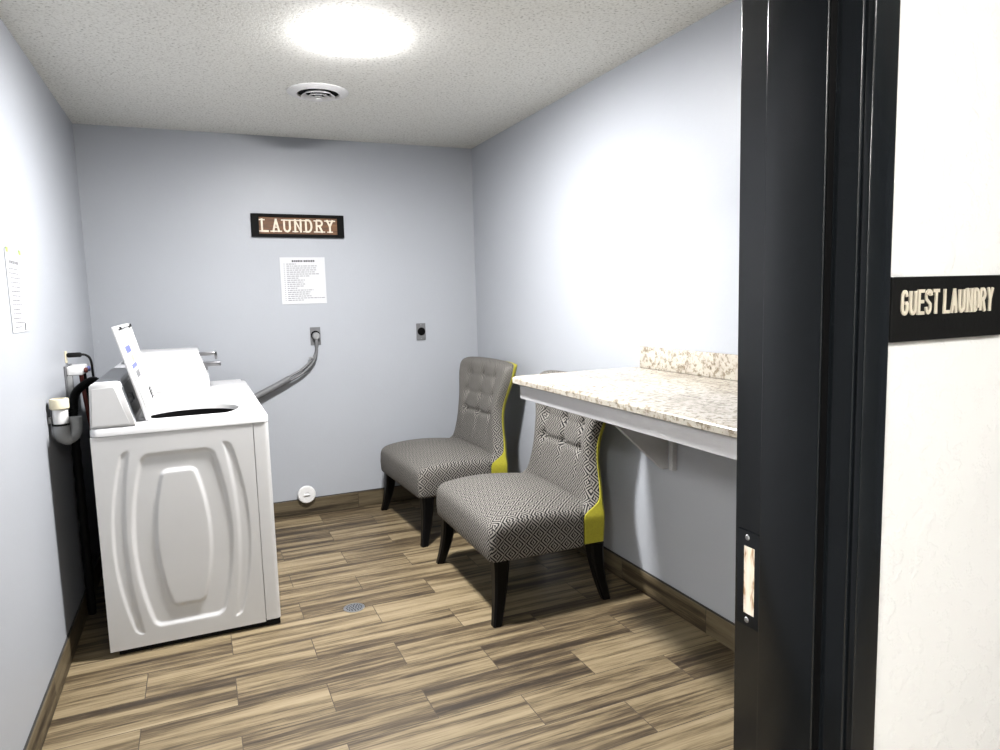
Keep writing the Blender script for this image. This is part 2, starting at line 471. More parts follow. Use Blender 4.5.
# ------------------------------------------------------------------ lamp and vent on the ceiling
lx, ly = 1.196, -1.80
lm = thing('ceiling_light', 'round glowing dome light on the popcorn ceiling', 'ceiling light', (lx, ly, H))
M = Matrix.Translation((lx, ly, H))
finish('base_ring', lathe(bmesh.new(), [(.0, -.0005), (.102, -.0005), (.1035, -.001), (.103, -.002), (0, -.002)], 56, M), 'white_plastic', lm, True)
finish('diffuser', lathe(bmesh.new(), [(.104, -.0025), (.112, -.0035), (.1125, -.0055), (.108, -.0085), (.092, -.0115), (.064, -.0135), (.035, -.0142), (0, -.0146)], 56, M), 'lamp_glow', lm, True)
vx, vy = 1.193, -1.02
vt = thing('ceiling_vent', 'round white air vent with concentric rings on the ceiling', 'vent', (vx, vy, H))
M = Matrix.Translation((vx, vy, H))
finish('flange', lathe(bmesh.new(), [(.150, -.0006), (.150, -.003), (.128, -.010), (.104, -.014), (.100, -.012), (.100, -.004)], 56, M), 'vent_white', vt, True)
finish('duct_opening', lathe(bmesh.new(), [(0, -.001), (.101, -.001), (.101, -.003), (0, -.003)], 48, M), 'vent_black', vt)
for r0, r1, h in ((.062, .082, -.024), (.038, .058, -.029), (.016, .034, -.033)):
    finish('vent_ring', lathe(bmesh.new(), [(r0, h+.018), (r0+.002, h+.015), (r1, h+.002), (r1+.002, h), (r1-.001, h+.0005), (r0-.003, h+.014)], 48, M, closed=True), 'vent_white', vt, True)
finish('centre_cone', lathe(bmesh.new(), [(0, -.038), (.014, -.036), (.016, -.032), (.006, -.016), (0, -.004)], 32, M), 'vent_white', vt, True)

# corridor lamps (outside the frame)
for x, y, lab in ((1.2, -5.25, 'long bright corridor light on the hall ceiling straight outside the doorway'), (-.9, -5.55, 'long bright corridor light on the hall ceiling far left of the doorway')):
    cl = thing('ceiling_light', lab, 'ceiling light', (x, y, H))
    finish('housing', B(x-.40, x+.40, y-.15, y+.15, H-.03, H-.0005, bev=.006), 'white_plastic', cl)
    finish('diffuser', B(x-.38, x+.38, y-.13, y+.13, H-.045, H-.0305, bev=.005), 'corridor_glow' if x > 0 else 'far_corridor_glow', cl)

# ------------------------------------------------------------------ washing machines
def emb(x, z):
    """depth profile of the pressed side panel, x across 0..1 (0 = console side), z height"""
    cx, zc, hz = .452, .457, .366
    t = max(-1, min(1, (z-zc)/hz))
    k = math.sqrt(max(0, 1-.86*t*t))
    def sd(w_end, w_mid, hh, rad):
        # signed distance-ish to a barrel shape, + inside
        tt = max(-1, min(1, (z-zc)/hh)); w = w_end + (w_mid-w_end)*(1-tt*tt)
        dx = w-abs(x-cx); dz = hh-abs(z-zc)
        if dx < rad and dz < rad: return rad-math.hypot(rad-dx, rad-dz)
        return min(dx, dz)
    d = 0
    # broad shallow side grooves outside the main recess
    g = sd(.203, .262, .386, .03); g2 = sd(.155, .218, .50, .03)
    d -= .0055*ss(0, .014, g)*(1-ss(-.006, .014, g2))*(1-ss(.0, .02, abs(z-zc)-.372))
    r = sd(.135, .192, hz, .035); d -= .0085*ss(0, .020, r)
    p = sd(.066, .112, .296, .03); d += .0085*ss(0, .020, p)
    return d
def machine(name, label, y0, y1, lid_open, meter, label_grp=None):
    X0, X1, ZT, ZP = .150, .812, .941, .906
    r = thing(name, label, 'washing machine', ((X0+X1)/2, (y0+y1)/2, 0), label_grp)
    # cabinet shell
    cb = bmesh.new(); box(cb, X0+.004, X1-.062, y0+.0128, y1-.006, .03, .575, bev=.003)
    box(cb, X0+.004, X0+.012, y0+.0128, y1-.006, .575, ZP-.001); box(cb, X0+.012, X1-.062, y1-.014, y1-.006, .575, ZP-.001)
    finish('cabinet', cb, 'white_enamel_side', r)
    # pressed side panel facing the door
    px0, px1, pz0, pz1 = X0, .748, .024, ZP-.002
    nx, nz = 150, 200; bm = bmesh.new(); G = []
    for j in range(nz+1):
        z = pz0+(pz1-pz0)*j/nz; row = []
        for i in range(nx+1):
            x = px0+(px1-px0)*i/nx
            row.append(bm.verts.new((x, y0 - emb(x, z), z)))
        G.append(row)
    for j in range(nz):
        for i in range(nx): bm.faces.new((G[j][i], G[j][i+1], G[j+1][i+1], G[j+1][i]))
    rim = [G[0][i] for i in range(nx+1)] + [G[j][nx] for j in range(1, nz+1)] + [G[nz][i] for i in range(nx-1, -1, -1)] + [G[j][0] for j in range(nz-1, 0, -1)]
    back = [bm.verts.new((v.co.x, y0+.0125, v.co.z)) for v in rim]; n = len(rim)
    for i in range(n): bm.faces.new((rim[i], rim[(i+1) % n], back[(i+1) % n], back[i]))
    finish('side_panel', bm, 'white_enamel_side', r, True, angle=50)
    # front panel wrapping round the corner (+x)
    fp = bmesh.new(); R = .02
    out = [(.7505, y0), (X1-R, y0)] + [(X1-R+R*math.sin(a), y0+R-R*math.cos(a)) for a in [PI/2*k/6 for k in range(1, 7)]]
    out += [(X1-R+R*math.cos(a), y1-R+R*math.sin(a)) for a in [PI/2*k/6 for k in range(0, 7)]] + [(.7505, y1), ]
    prism(fp, out, 'z', .030, ZP-.002)
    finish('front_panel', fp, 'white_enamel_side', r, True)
    finish('toe_kick', B(X0+.03, X1-.012, y0+.012, y1-.012, .003, .030), 'black_base', r)
    for sx in (X0+.05, X1-.03):
        for sy in (y0+.035, y1-.035):
            finish('foot', lathe(bmesh.new(), [(0, 0), (.02, 0), (.02, .012), (.010, .014), (.010, .028), (0, .028)], 20, Matrix.Translation((sx, sy, .0005))), 'black_rubber', r, True)
    finish('corner_foot', B(X1-.065, X1-.004, y0-.001+.003, y0+.05, .004, .030, bev=.002), 'black_base', r)
    # top deck with rounded lip and (open machine) a well
    ox0, ox1, oy0, oy1 = .318, .735, y0+.135, y1-.135
    cx, cy = .512, (y0+y1)/2+.012
    bm = bmesh.new(); n = 96
    def rect(hx0, hx1, hy0, hy1, rad):
        pts = []
        for (qx, qy, a0) in ((hx1-rad, hy1-rad, 0), (hx0+rad, hy1-rad, 90), (hx0+rad, hy0+rad, 180), (hx1-rad, hy0+rad, 270)):
            for k in range(n//4): 
                a = math.radians(a0+90*k/(n//4-1)); pts.append((qx+rad*math.cos(a), qy+rad*math.sin(a)))
        return pts
    rings = []
    if lid_open: rings += [(rect(ox0, ox1, oy0, oy1, .07), ZT-.012), (rect(ox0, ox1, oy0, oy1, .07), ZT-.002), (rect(ox0-.004, ox1+.004, oy0-.004, oy1+.004, .074), ZT)]
    else: rings += [(rect(.40, .60, cy-.1, cy+.1, .05), ZT)]
    rings += [(rect(X0+.010, X1-.010, y0+.008, y1-.008, .022), ZT), (rect(X0+.003, X1-.003, y0+.001, y1-.001, .026), ZT-.004), (rect(X0-.001, X1+.001, y0-.003, y1+.003, .028), ZT-.012),
              (rect(X0-.001, X1+.001, y0-.003, y1+.003, .028), ZP), (rect(X0+.01, X1-.01, y0+.01, y1-.01, .02), ZP)]
    RV = [[bm.verts.new((p[0], p[1], z)) for p in pts] for pts, z in rings]
    for a, b in zip(RV, RV[1:]):
        for i in range(n): 
            j = (i+1) % n
            bm.faces.new((a[i], a[j], b[j], b[i]))
    if not lid_open: bm.faces.new(RV[0])
    bmesh.ops.remove_doubles(bm, verts=bm.verts, dist=1e-5)
    finish('top_deck', bm, 'white_enamel', r, True)
    if lid_open:
        M = Matrix.Translation((cx, cy, 0))
        finish('tub_ring', lathe(bmesh.new(), [(.275, ZT-.0125), (.204, ZT-.0125), (.2025, .906), (.207, .906), (.207, ZT-.016), (.275, ZT-.016)], 72, M, closed=True), 'white_plastic', r, True)
        finish('tub', lathe(bmesh.new(), [(.2065, .9055), (.2015, .9055), (.2015, .60), (0, .60), (0, .595), (.2065, .595)], 72, M), 'tub_dark', r, True)
    # console
    cprof = [(X0+.004, ZT-.001), (X0+.012, 1.104), (X0+.020, 1.112), (X0+.106, 1.114), (X0+.116, 1.106), (X0+.158, ZT-.001)]
    finish('console', prism(bmesh.new(), cprof, 'y', y0+.006, y1-.006, bev=.003), 'grey_console', r, True)
    capp = [(X0+.004, ZT+.0), (X0+.012, 1.105), (X0+.020, 1.114), (X0+.107, 1.116), (X0+.118, 1.107), (X0+.163, ZT+.0)]
    for ya, yb in ((y0-.001, y0+.010), (y1-.010, y1+.001)):
        cap = finish('end_cap', prism(bmesh.new(), capp, 'y', ya, yb, bev=.0025), 'white_enamel_side', r, True)
    inner = [(X0+.012, ZT+.008), (X0+.020, 1.094), (X0+.096, 1.098), (X0+.142, ZT+.008)]
    finish('inset', prism(bmesh.new(), inner, 'y', y0-.0022, y0-.0005, bev=.0006), 'white_enamel_side', r)
    # fascia strip with controls on the console slope
    d = Vector((.042, 0, -.165)).normalized(); nrm = Vector((.165, 0, .042)).normalized()
    def slope(a0, a1, off, th):
        p = Vector((X0+.116, 0, 1.106)); A = p+d*a0+nrm*off; C = p+d*a1+nrm*off; D_ = C+nrm*th; E = A+nrm*th
        return [(A.x, A.z), (C.x, C.z), (D_.x, D_.z), (E.x, E.z)]
    fas = finish('control_fascia', prism(bmesh.new(), slope(.016, .15, .0001, .002), 'y', y0+.03, y1-.03), 'dark_fascia', r)
    for yy in (y0+.12, y0+.20, y1-.16):
        c = Vector((X0+.116, yy, 1.106))+d*.075+nrm*.002
        q = nrm.to_track_quat('Z', 'Y').to_matrix().to_4x4()
        finish('knob', lathe(bmesh.new(), [(.020, 0), (.020, .004), (.015, .012), (0, .013)], 24, Matrix.Translation(c) @ q), 'dark_fascia', fas, True)
    # lid
    ly0, ly1 = y0+.070, y1-.030
    if lid_open:
        hp = Vector((.358, 0, ZT+.004)); tp = Vector((.262, 0, 1.332)); ax = (tp-hp).normalized(); nn = Vector((ax.z, 0, -ax.x))
        ln = (tp-hp).length
        mt = Matrix(((ax.x, 0, nn.x, hp.x), (0, 1, 0, 0), (ax.z, 0, nn.z, hp.z), (0, 0, 0, 1)))
        lb = bmesh.new(); box(lb, 0, ln, ly0, ly1, -.014, 0, bev=.004, mtx=mt)
        ld = finish('lid', lb, 'white_enamel', r, True)
        rm = bmesh.new()
        for a in ((.004, ln-.004, ly0+.002, ly0+.012), (.004, ln-.004, ly1-.012, ly1-.002), (ln-.014, ln-.004, ly0+.012, ly1-.012)):
            box(rm, a[0], a[1], a[2], a[3], -.0005, .007, bev=.002, mtx=mt)
        finish('lid_rim', rm, 'white_enamel', ld, True)
        def stick(nm, a0, a1, f0, f1, mat, th=.0012, lab=None):
            wy = ly1-ly0
            finish(nm, box(bmesh.new(), ln*a0, ln*a1, ly0+wy*f0, ly0+wy*f1, .0002, th, mtx=mt), mat, ld, label=lab)
        stick('warning_sticker', .70, .775, .10, .46, 'sticker_blue', lab='blue printed warning sticker')
        stick('warning_sticker', .585, .66, .30, .46, 'sticker_yellow', lab='pale yellow warning sticker')
        stick('warning_sticker', .53, .575, .16, .50, 'sticker_blue', lab='blue printed warning sticker')
        stick('warning_sticker', .42, .49, .25, .50, 'ink_grey', .001, 'grey line drawing sticker')
        for a in (.10, .135, .165, .20):
            stick('maker_mark', a, a+.022, .70, .86, 'ink', .0012, 'dark printed mark near the hinge')
        for f in (.12, .90):
            stick('bumper', .955, .985, f, f+.10, 'black_rubber', .010, 'black rubber bumper')
        stick('latch', .955, .98, .24, .52, 'dull_steel', .006, 'small metal lid latch')
    else:
        finish('lid', B(.335, X1-.03, ly0, ly1, ZT+.0002, ZT+.012, bev=.004), 'white_enamel', r, True)
    # coin meter
    if meter:
        my0, my1 = -.60, -.22
        mp = [(.215, ZT+.0125), (.215, 1.158), (.222, 1.165), (.552, 1.161), (.558, 1.156), (.603, 1.016), (.604, ZT+.0125)]
        cm = finish('coin_meter', prism(bmesh.new(), mp, 'y', my0, my1, bev=.004), 'white_enamel', r, True)
        s1 = bmesh.new(); yc = my0+.10
        box(s1, .545, .652, yc-.03, yc-.022, 1.130, 1.148, bev=.002); box(s1, .545, .652, yc+.022, yc+.03, 1.130, 1.148, bev=.002); box(s1, .640, .652, yc-.03, yc+.03, 1.108, 1.148, bev=.002)
        finish('coin_slide', s1, 'chrome', cm, True)
        s2 = bmesh.new(); box(s2, .570, .668, yc-.04, yc+.04, 1.070, 1.094, bev=.003); box(s2, .575, .600, yc-.03, yc+.03, 1.05, 1.075, bev=.003)
        finish('coin_slide', s2, 'chrome', cm, True)
    return r
machine('washing_machine', 'white top-load washer nearest the door with its lid propped open', -1.570, -.860, True, False)
machine('washing_machine', 'white laundry machine with coin slides on a box, against the back wall', -.846, -.136, False, True)

# ------------------------------------------------------------------ plumbing on the left wall
sp = thing('standpipe', 'white plastic drain pipe with cream collar on the left wall', 'pipe', (.042, -1.46, .87))
M = Matrix.Translation((.042, -1.46, 0))
finish('collar', lathe(bmesh.new(), [(.022, 1.056), (.031, 1.056), (.034, 1.051), (.034, 1.018), (.030, 1.014), (.022, 1.014)], 32, M, closed=True), 'cream_plastic', sp, True)
finish('pipe', lathe(bmesh.new(), [(.021, 1.050), (.027, 1.050), (.027, .940), (.021, .940)], 32, M, closed=True), 'white_plastic', sp, True)
finish('clamp', lathe(bmesh.new(), [(.0272, .957), (.031, .957), (.031, .949), (.0272, .949)], 32, M, closed=True), 'black_rubber', sp, True)
finish('trap_bend', tube(bmesh.new(), [(.042, -1.46, .948), (.042, -1.46, .925), (.047, -1.455, .906), (.062, -1.447, .897), (.078, -1.438, .908), (.085, -1.432, .935), (.086, -1.43, .975)], [.031]*3+[.027]*3, 18), 'grey_pvc', sp, True)
finish('wall_strap', B(.0002, .012, -1.475, -1.445, .96, .985, bev=.002), 'grey_pvc', sp)
vb = thing('valve_box', 'grey and white water valve box on the left wall beside the washer', 'valve box', (0, -.93, 1.05))
finish('back_plate', B(.0002, .008, -1.02, -.84, .955, 1.150, bev=.003), 'grey_plate', vb)
finish('box_top', B(.0085, .072, -1.01, -.85, 1.105, 1.146, bev=.006), 'white_plastic', vb, True)
finish('box_side', B(.0085, .030, -1.018, -1.006, .96, 1.1045, bev=.003), 'grey_pvc', vb, True)
for yy, mt, lab in ((-.975, 'red_rubber', 'red hot-water valve handle'), (-.885, 'sticker_blue', 'blue cold-water valve handle')):
    finish('valve', lathe(bmesh.new(), [(0, .016), (.011, .015), (.013, .006), (.008, 0)], 18, Matrix.Translation((.0725, yy, 1.124)) @ Matrix.Rotation(PI/2, 4, 'Y')), mt, vb, True, label=lab)
tag(finish('drain_hose', tube(bmesh.new(), [(.032, -1.11, .02), (.032, -1.11, .80), (.034, -1.1, .95), (.042, -1.1, 1.014), (.056, -1.1, 1.044), (.084, -1.1, 1.069), (.118, -1.1, 1.086), (.136, -1.095, 1.070), (.134, -1.09, 1.0), (.12, -1.08, .88)], .0175, 14, k=16, ripple=.09), 'black_rubber', None, True),
    'ribbed black hose bending up behind the washer on the left wall side', 'hose')
for yy, nm, lab in ((-.975, 'red_rubber', 'thin red-brown water hose hanging from the valve box'), (-.885, 'black_rubber', 'thin black water hose below the valve box')):
    tag(finish('supply_hose', tube(bmesh.new(), [(.060, yy, 1.103), (.062, yy, 1.06), (.070, yy-.01, .98), (.085, yy-.015, .8), (.080, yy-.01, .5), (.09, yy, .25), (.085, yy, .011), (.10, yy+.02, .0105)], .009, 10), nm, None, True), lab, 'hose', 'hoses behind the washer')
po = thing('wall_outlet', 'small cream outlet with a black plug on the left wall above the valve box', 'outlet', (0, -.945, 1.195))
finish('cover_plate', B(.0002, .005, -.965, -.925, 1.160, 1.215, bev=.002), 'cream_plastic', po)
plg = thing('power_cord', 'black plug and short cord hanging from the left wall outlet', 'cord', (.006, -.945, 1.2))
finish('plug', B(.0052, .066, -.957, -.933, 1.184, 1.206, bev=.008, seg=3), 'black_rubber', plg, True)
finish('cord', tube(bmesh.new(), [(.064, -.945, 1.196), (.080, -.94, 1.192), (.094, -.935, 1.178), (.100, -.93, 1.150), (.101, -.93, 1.113), (.105, -.93, 1.0), (.11, -.93, .8)], .0055, 10), 'black_rubber', plg, True)

# ------------------------------------------------------------------ back wall pieces
ls = thing('wall_sign', 'brown wooden LAUNDRY sign in a black frame on the back wall', 'sign', (1.2, 0, 1.89))
SR = Matrix.Translation((1.2, 0, 1.89)) @ Matrix.Rotation(math.radians(.4), 4, 'Y') @ Matrix.Translation((-1.2, 0, -1.89))
bm = bmesh.new(); box(bm, .958, 1.446, -.012, -.001, 1.832, 1.948); bmesh.ops.transform(bm, matrix=SR, verts=bm.verts)
finish('board', bm, 'brown_sign_wood', ls)
bm = bmesh.new()
box(bm, .914, .960, -.022, -.001, 1.818, 1.962, bev=.002); box(bm, 1.444, 1.487, -.022, -.001, 1.818, 1.962, bev=.002)
box(bm, .960, 1.444, -.022, -.001, 1.818, 1.838, bev=.002); box(bm, .960, 1.444, -.022, -.001, 1.942, 1.962, bev=.002)
bmesh.ops.transform(bm, matrix=SR, verts=bm.verts)
finish('frame', bm, 'frame_black', ls)
lt = letters(bmesh.new(), 'LAUNDRY', .972, 1.849, -.0118, .046, .084, .021, .0115, .003, serif=.013)
bmesh.ops.transform(lt, matrix=SR, verts=lt.verts)
finish('lettering', lt, 'letter_white', ls, label='worn off-white slab-serif letters')

nt_ = thing('paper_notice', 'square white printed notice under the wooden sign on the back wall', 'notice', (1.212, 0, 1.545))
finish('sheet', B(1.0715, 1.3535, -.003, -.0001, 1.396, 1.693, bev=.0006), 'paper_white', nt_)
ti = bmesh.new(); x = 1.146
for wd in (.013, .010, .012, .013, .010, .011, .004, .012, .013, .011, .010, .012, .013):
    if wd > .005: box(ti, x, x+wd-.0025, -.0037, -.0029, 1.664, 1.675)
    x += wd
finish('heading', ti, 'ink', nt_, label='bold dark heading line')
tx = bmesh.new(); rr = random.Random(3); z = 1.653
rows = [(.10, .06), (.1, .19), (.1, .185), (.1, .185), (.1, .175), (.1, .20), (.1, .14), (.1, .07), (.1, .11), (.1, .10), (.1, .11), (.1, .10), (.1, .06), (.1, .16), (.1, .14), (.1, .135), (.11, .15), (.11, .23), (.11, .10)]
for k, (x0, wd) in enumerate(rows):
    x = 1.094; box(tx, x, x+.006, -.0036, -.0029, z-.0035, z); x = 1.09+.021
    e = x+wd
    while x < e:
        w_ = rr.uniform(.008, .024); box(tx, x, min(x+w_, e), -.0036, -.0029, z-.0042, z); x += w_+.004
    z -= .0128
finish('printed_lines', tx, 'ink_grey', nt_)

ln_ = thing('paper_notice', 'white printed notice taped to the left wall', 'notice', (0, -1.77, 1.47))
finish('sheet', B(.0001, .003, -1.882, -1.660, 1.331, 1.610, bev=.0006), 'paper_white', ln_)
for yy in (-1.872, -1.69):
    finish('tape', B(.003, .0036, yy, yy+.03, 1.600, 1.617), 'tape_green', ln_, label='yellow-green tape')
tx = bmesh.new(); z = 1.575
for k in range(15):
    x = -1.86 + rr.uniform(0, .02); e = -1.69 - rr.uniform(0, .07)
    if k == 0: x, e = -1.84, -1.71
    hgt = .011 if k == 0 else .004
    while x < e:
        w_ = rr.uniform(.012, .03); box(tx, .0029, .0036, x, min(e, x+w_), z-hgt, z); x += w_+.006
    z -= .026 if k == 0 else .0152
finish('printed_lines', tx, 'ink_grey', ln_)
finish('printed_mark', B(.0029, .0037, -1.705, -1.692, 1.336, 1.362), 'ink', ln_, label='dark printed mark at the corner')

ro = thing('wall_outlet', 'grey outlet on the back wall with the heavy grey cord plugged in', 'outlet', (1.267, 0, 1.184))
finish('cover_plate', B(1.234, 1.300, -.007, -.0004, 1.126, 1.242, bev=.002), 'grey_plate', ro)
finish('receptacle', lathe(bmesh.new(), [(0, .010), (.028, .010), (.029, .008), (.029, .0)], 28, Matrix.Translation((1.267, -.006, 1.19)) @ Matrix.Rotation(PI/2, 4, 'X')), 'vent_black', ro, True)
dc = thing('dryer_cord', 'heavy grey power cord drooping from the back wall outlet to the machine', 'cord', (1.267, -.04, 1.17))
finish('plug', lathe(bmesh.new(), [(0, .034), (.018, .033), (.0235, .026), (.0245, .0)], 24, Matrix.Translation((1.268, -.0165, 1.185)) @ Matrix.Rotation(PI/2, 4, 'X')), 'grey_pvc', dc, True)
finish('strain_relief', tube(bmesh.new(), [(1.268, -.036, 1.172), (1.268, -.038, 1.14), (1.266, -.036, 1.112)], .011, 12), 'grey_cord', dc, True)
P0 = [(1.266, -.036, 1.115), (1.260, -.034, 1.075), (1.235, -.034, 1.025), (1.175, -.036, .968), (1.10, -.040, .928), (1.00, -.045, .880), (.90, -.05, .835), (.80, -.055, .79)]
wires = bmesh.new()
for k, (dx, dz) in enumerate(((0, .012), (0, -.014))):
    pts = [(p[0]+dx, p[1]-.004*k, p[2]+dz*min(1, .25+.75*math.sin(min(1, i/3)*PI/2))) for i, p in enumerate(P0)]
    tube(wires, pts, .0085, 12)
finish('cord', wires, 'grey_cord', dc, True)
finish('sleeve', tube(bmesh.new(), [(1.085, -.044, .922), (1.00, -.047, .880), (.90, -.052, .835), (.80, -.057, .79)], .021, 14), 'grey_cord', dc, True)
finish('cable_tie', B(1.214, 1.240, -.05, -.024, 1.040, 1.052, bev=.002), 'grey_pvc', dc)

go = thing('wall_outlet', 'unused grey outlet with one round black socket, right on the back wall', 'outlet', (1.986, 0, 1.18))
finish('cover_plate', B(1.953, 2.019, -.007, -.0004, 1.122, 1.238, bev=.002), 'grey_plate', go)
finish('receptacle', lathe(bmesh.new(), [(0, .008), (.024, .008), (.027, .005), (.027, .0)], 28, Matrix.Translation((1.988, -.006, 1.182)) @ Matrix.Rotation(PI/2, 4, 'X')), 'vent_black', go, True)
for zz in (1.132, 1.228):
    finish('screw', lathe(bmesh.new(), [(0, .0015), (.003, .001), (.0035, 0)], 12, Matrix.Translation((1.986, -.007, zz)) @ Matrix.Rotation(PI/2, 4, 'X')), 'dull_steel', go, True)

vc = thing('vent_cap', 'round white pipe cap low on the back wall above the tile base', 'cap', (1.148, 0, .142))
M = Matrix.Translation((1.148, 0, .142)) @ Matrix.Rotation(PI/2, 4, 'X')
finish('pipe_stub', lathe(bmesh.new(), [(.0, .0004), (.050, .0004), (.050, .03), (0, .03)], 40, M), 'white_plastic', vc, True)
finish('cap_cover', lathe(bmesh.new(), [(.052, .018), (.058, .020), (.058, .034), (.052, .040), (.018, .041), (.016, .038), (0, .038)], 40, M), 'white_plastic', vc, True)
finish('cap_grip', B(1.128, 1.168, -.050, -.038, .139, .146, bev=.002), 'white_plastic', vc)

# ------------------------------------------------------------------ floor drain
fd = thing('floor_drain', 'small round metal drain grate in the plank-tile floor', 'drain', (1.134, -1.560, 0))
M = Matrix.Translation((1.134, -1.560, 0))
finish('rim', lathe(bmesh.new(), [(.041, .0003), (.048, .0003), (.048, .0022), (.041, .003)], 40, M, closed=True), 'dull_steel', fd, True)
finish('grate', lathe(bmesh.new(), [(0, .0004), (.041, .0004), (.041, .0022), (0, .0022)], 40, M), 'dull_steel', fd)
ho = bmesh.new()
for ring, cnt in ((.010, 5), (.022, 10), (.033, 15)):
    for k in range(cnt):
        a = 2*PI*k/cnt + ring*40
        lathe(ho, [(0, .0026), (.0032, .0026), (.0032, .0021)], 10, M @ Matrix.Translation((ring*math.cos(a), ring*math.sin(a), 0)))
finish('drain_holes', ho, 'vent_black', fd)

# ------------------------------------------------------------------ folding counter
ct_ = thing('folding_counter', 'cream speckled laminate counter with backsplash bracketed to the right wall', 'counter', (2.07, -2.92, 1.0))
cy0, cy1 = YF+.002, -1.985
fx = 1.772
prof = [(W-.0005, 1.040), (W-.0005, 1.070), (fx+.014, 1.070), (fx+.005, 1.067), (fx, 1.061), (fx, 1.043), (fx+.003, 1.040)]
finish('countertop', prism(bmesh.new(), prof, 'y', cy0, cy1), 'speckled_laminate', ct_, True)
finish('backsplash', B(W-.020, W-.0005, cy0, cy1-.040, 1.0702, 1.168, bev=.005), 'speckled_laminate', ct_, True)
finish('apron', B(fx+.024, fx+.043, cy0, cy1-.022, .977, 1.0399, bev=.0015), 'apron_paint', ct_)
finish('apron', B(fx+.0435, W-.001, cy1-.042, cy1-.023, .977, 1.0399, bev=.0015), 'apron_paint', ct_)
bk = finish('bracket', prism(bmesh.new(), [(W-.001, .640), (W-.030, .640), (2.01, .978), (2.01, 1.0395), (W-.001, 1.0395)], 'y', -2.212, -2.188, bev=.001), 'apron_paint', ct_)
finish('cleat', B(W-.026, W-.0005, -2.272, -2.248, .645, 1.0395, bev=.002), 'apron_paint', bk)

# ------------------------------------------------------------------ slipper chairs
HWT = [(.28, .386), (.40, .386), (.435, .372), (.47, .360), (.53, .338), (.60, .316), (.67, .303), (.75, .306), (.83, .332), (.90, .358), (.96, .366), (1.0, .364)]
XPT = [(.28, 2.190), (.45, 2.195), (.53, 2.206), (.62, 2.224), (.75, 2.248), (.88, 2.273), (1.0, 2.300)]     # middle of the back pad
XFT = [(.28, 2.092), (.41, 2.095), (.43, 2.120), (.45, 2.160), (.47, 2.185), (.53, 2.205), (.62, 2.224), (.75, 2.248), (.88, 2.273), (1.0, 2.300)]   # front edge of the outer shell
XBT = [(.28, 2.205), (.40, 2.212), (.47, 2.218), (.53, 2.230), (.62, 2.244), (.75, 2.270), (.88, 2.298), (1.0, 2.330)]
TOPZ = 1.010
BUT = [(c, z) for z in (.905, .790, .675) for c in (-.19, 0, .19)]
def top_drop(u): return .012*abs(u)**10 + .006*u*u
def wing(u, z): return -.030*abs(u)**2.2*ss(.45, .75, z)
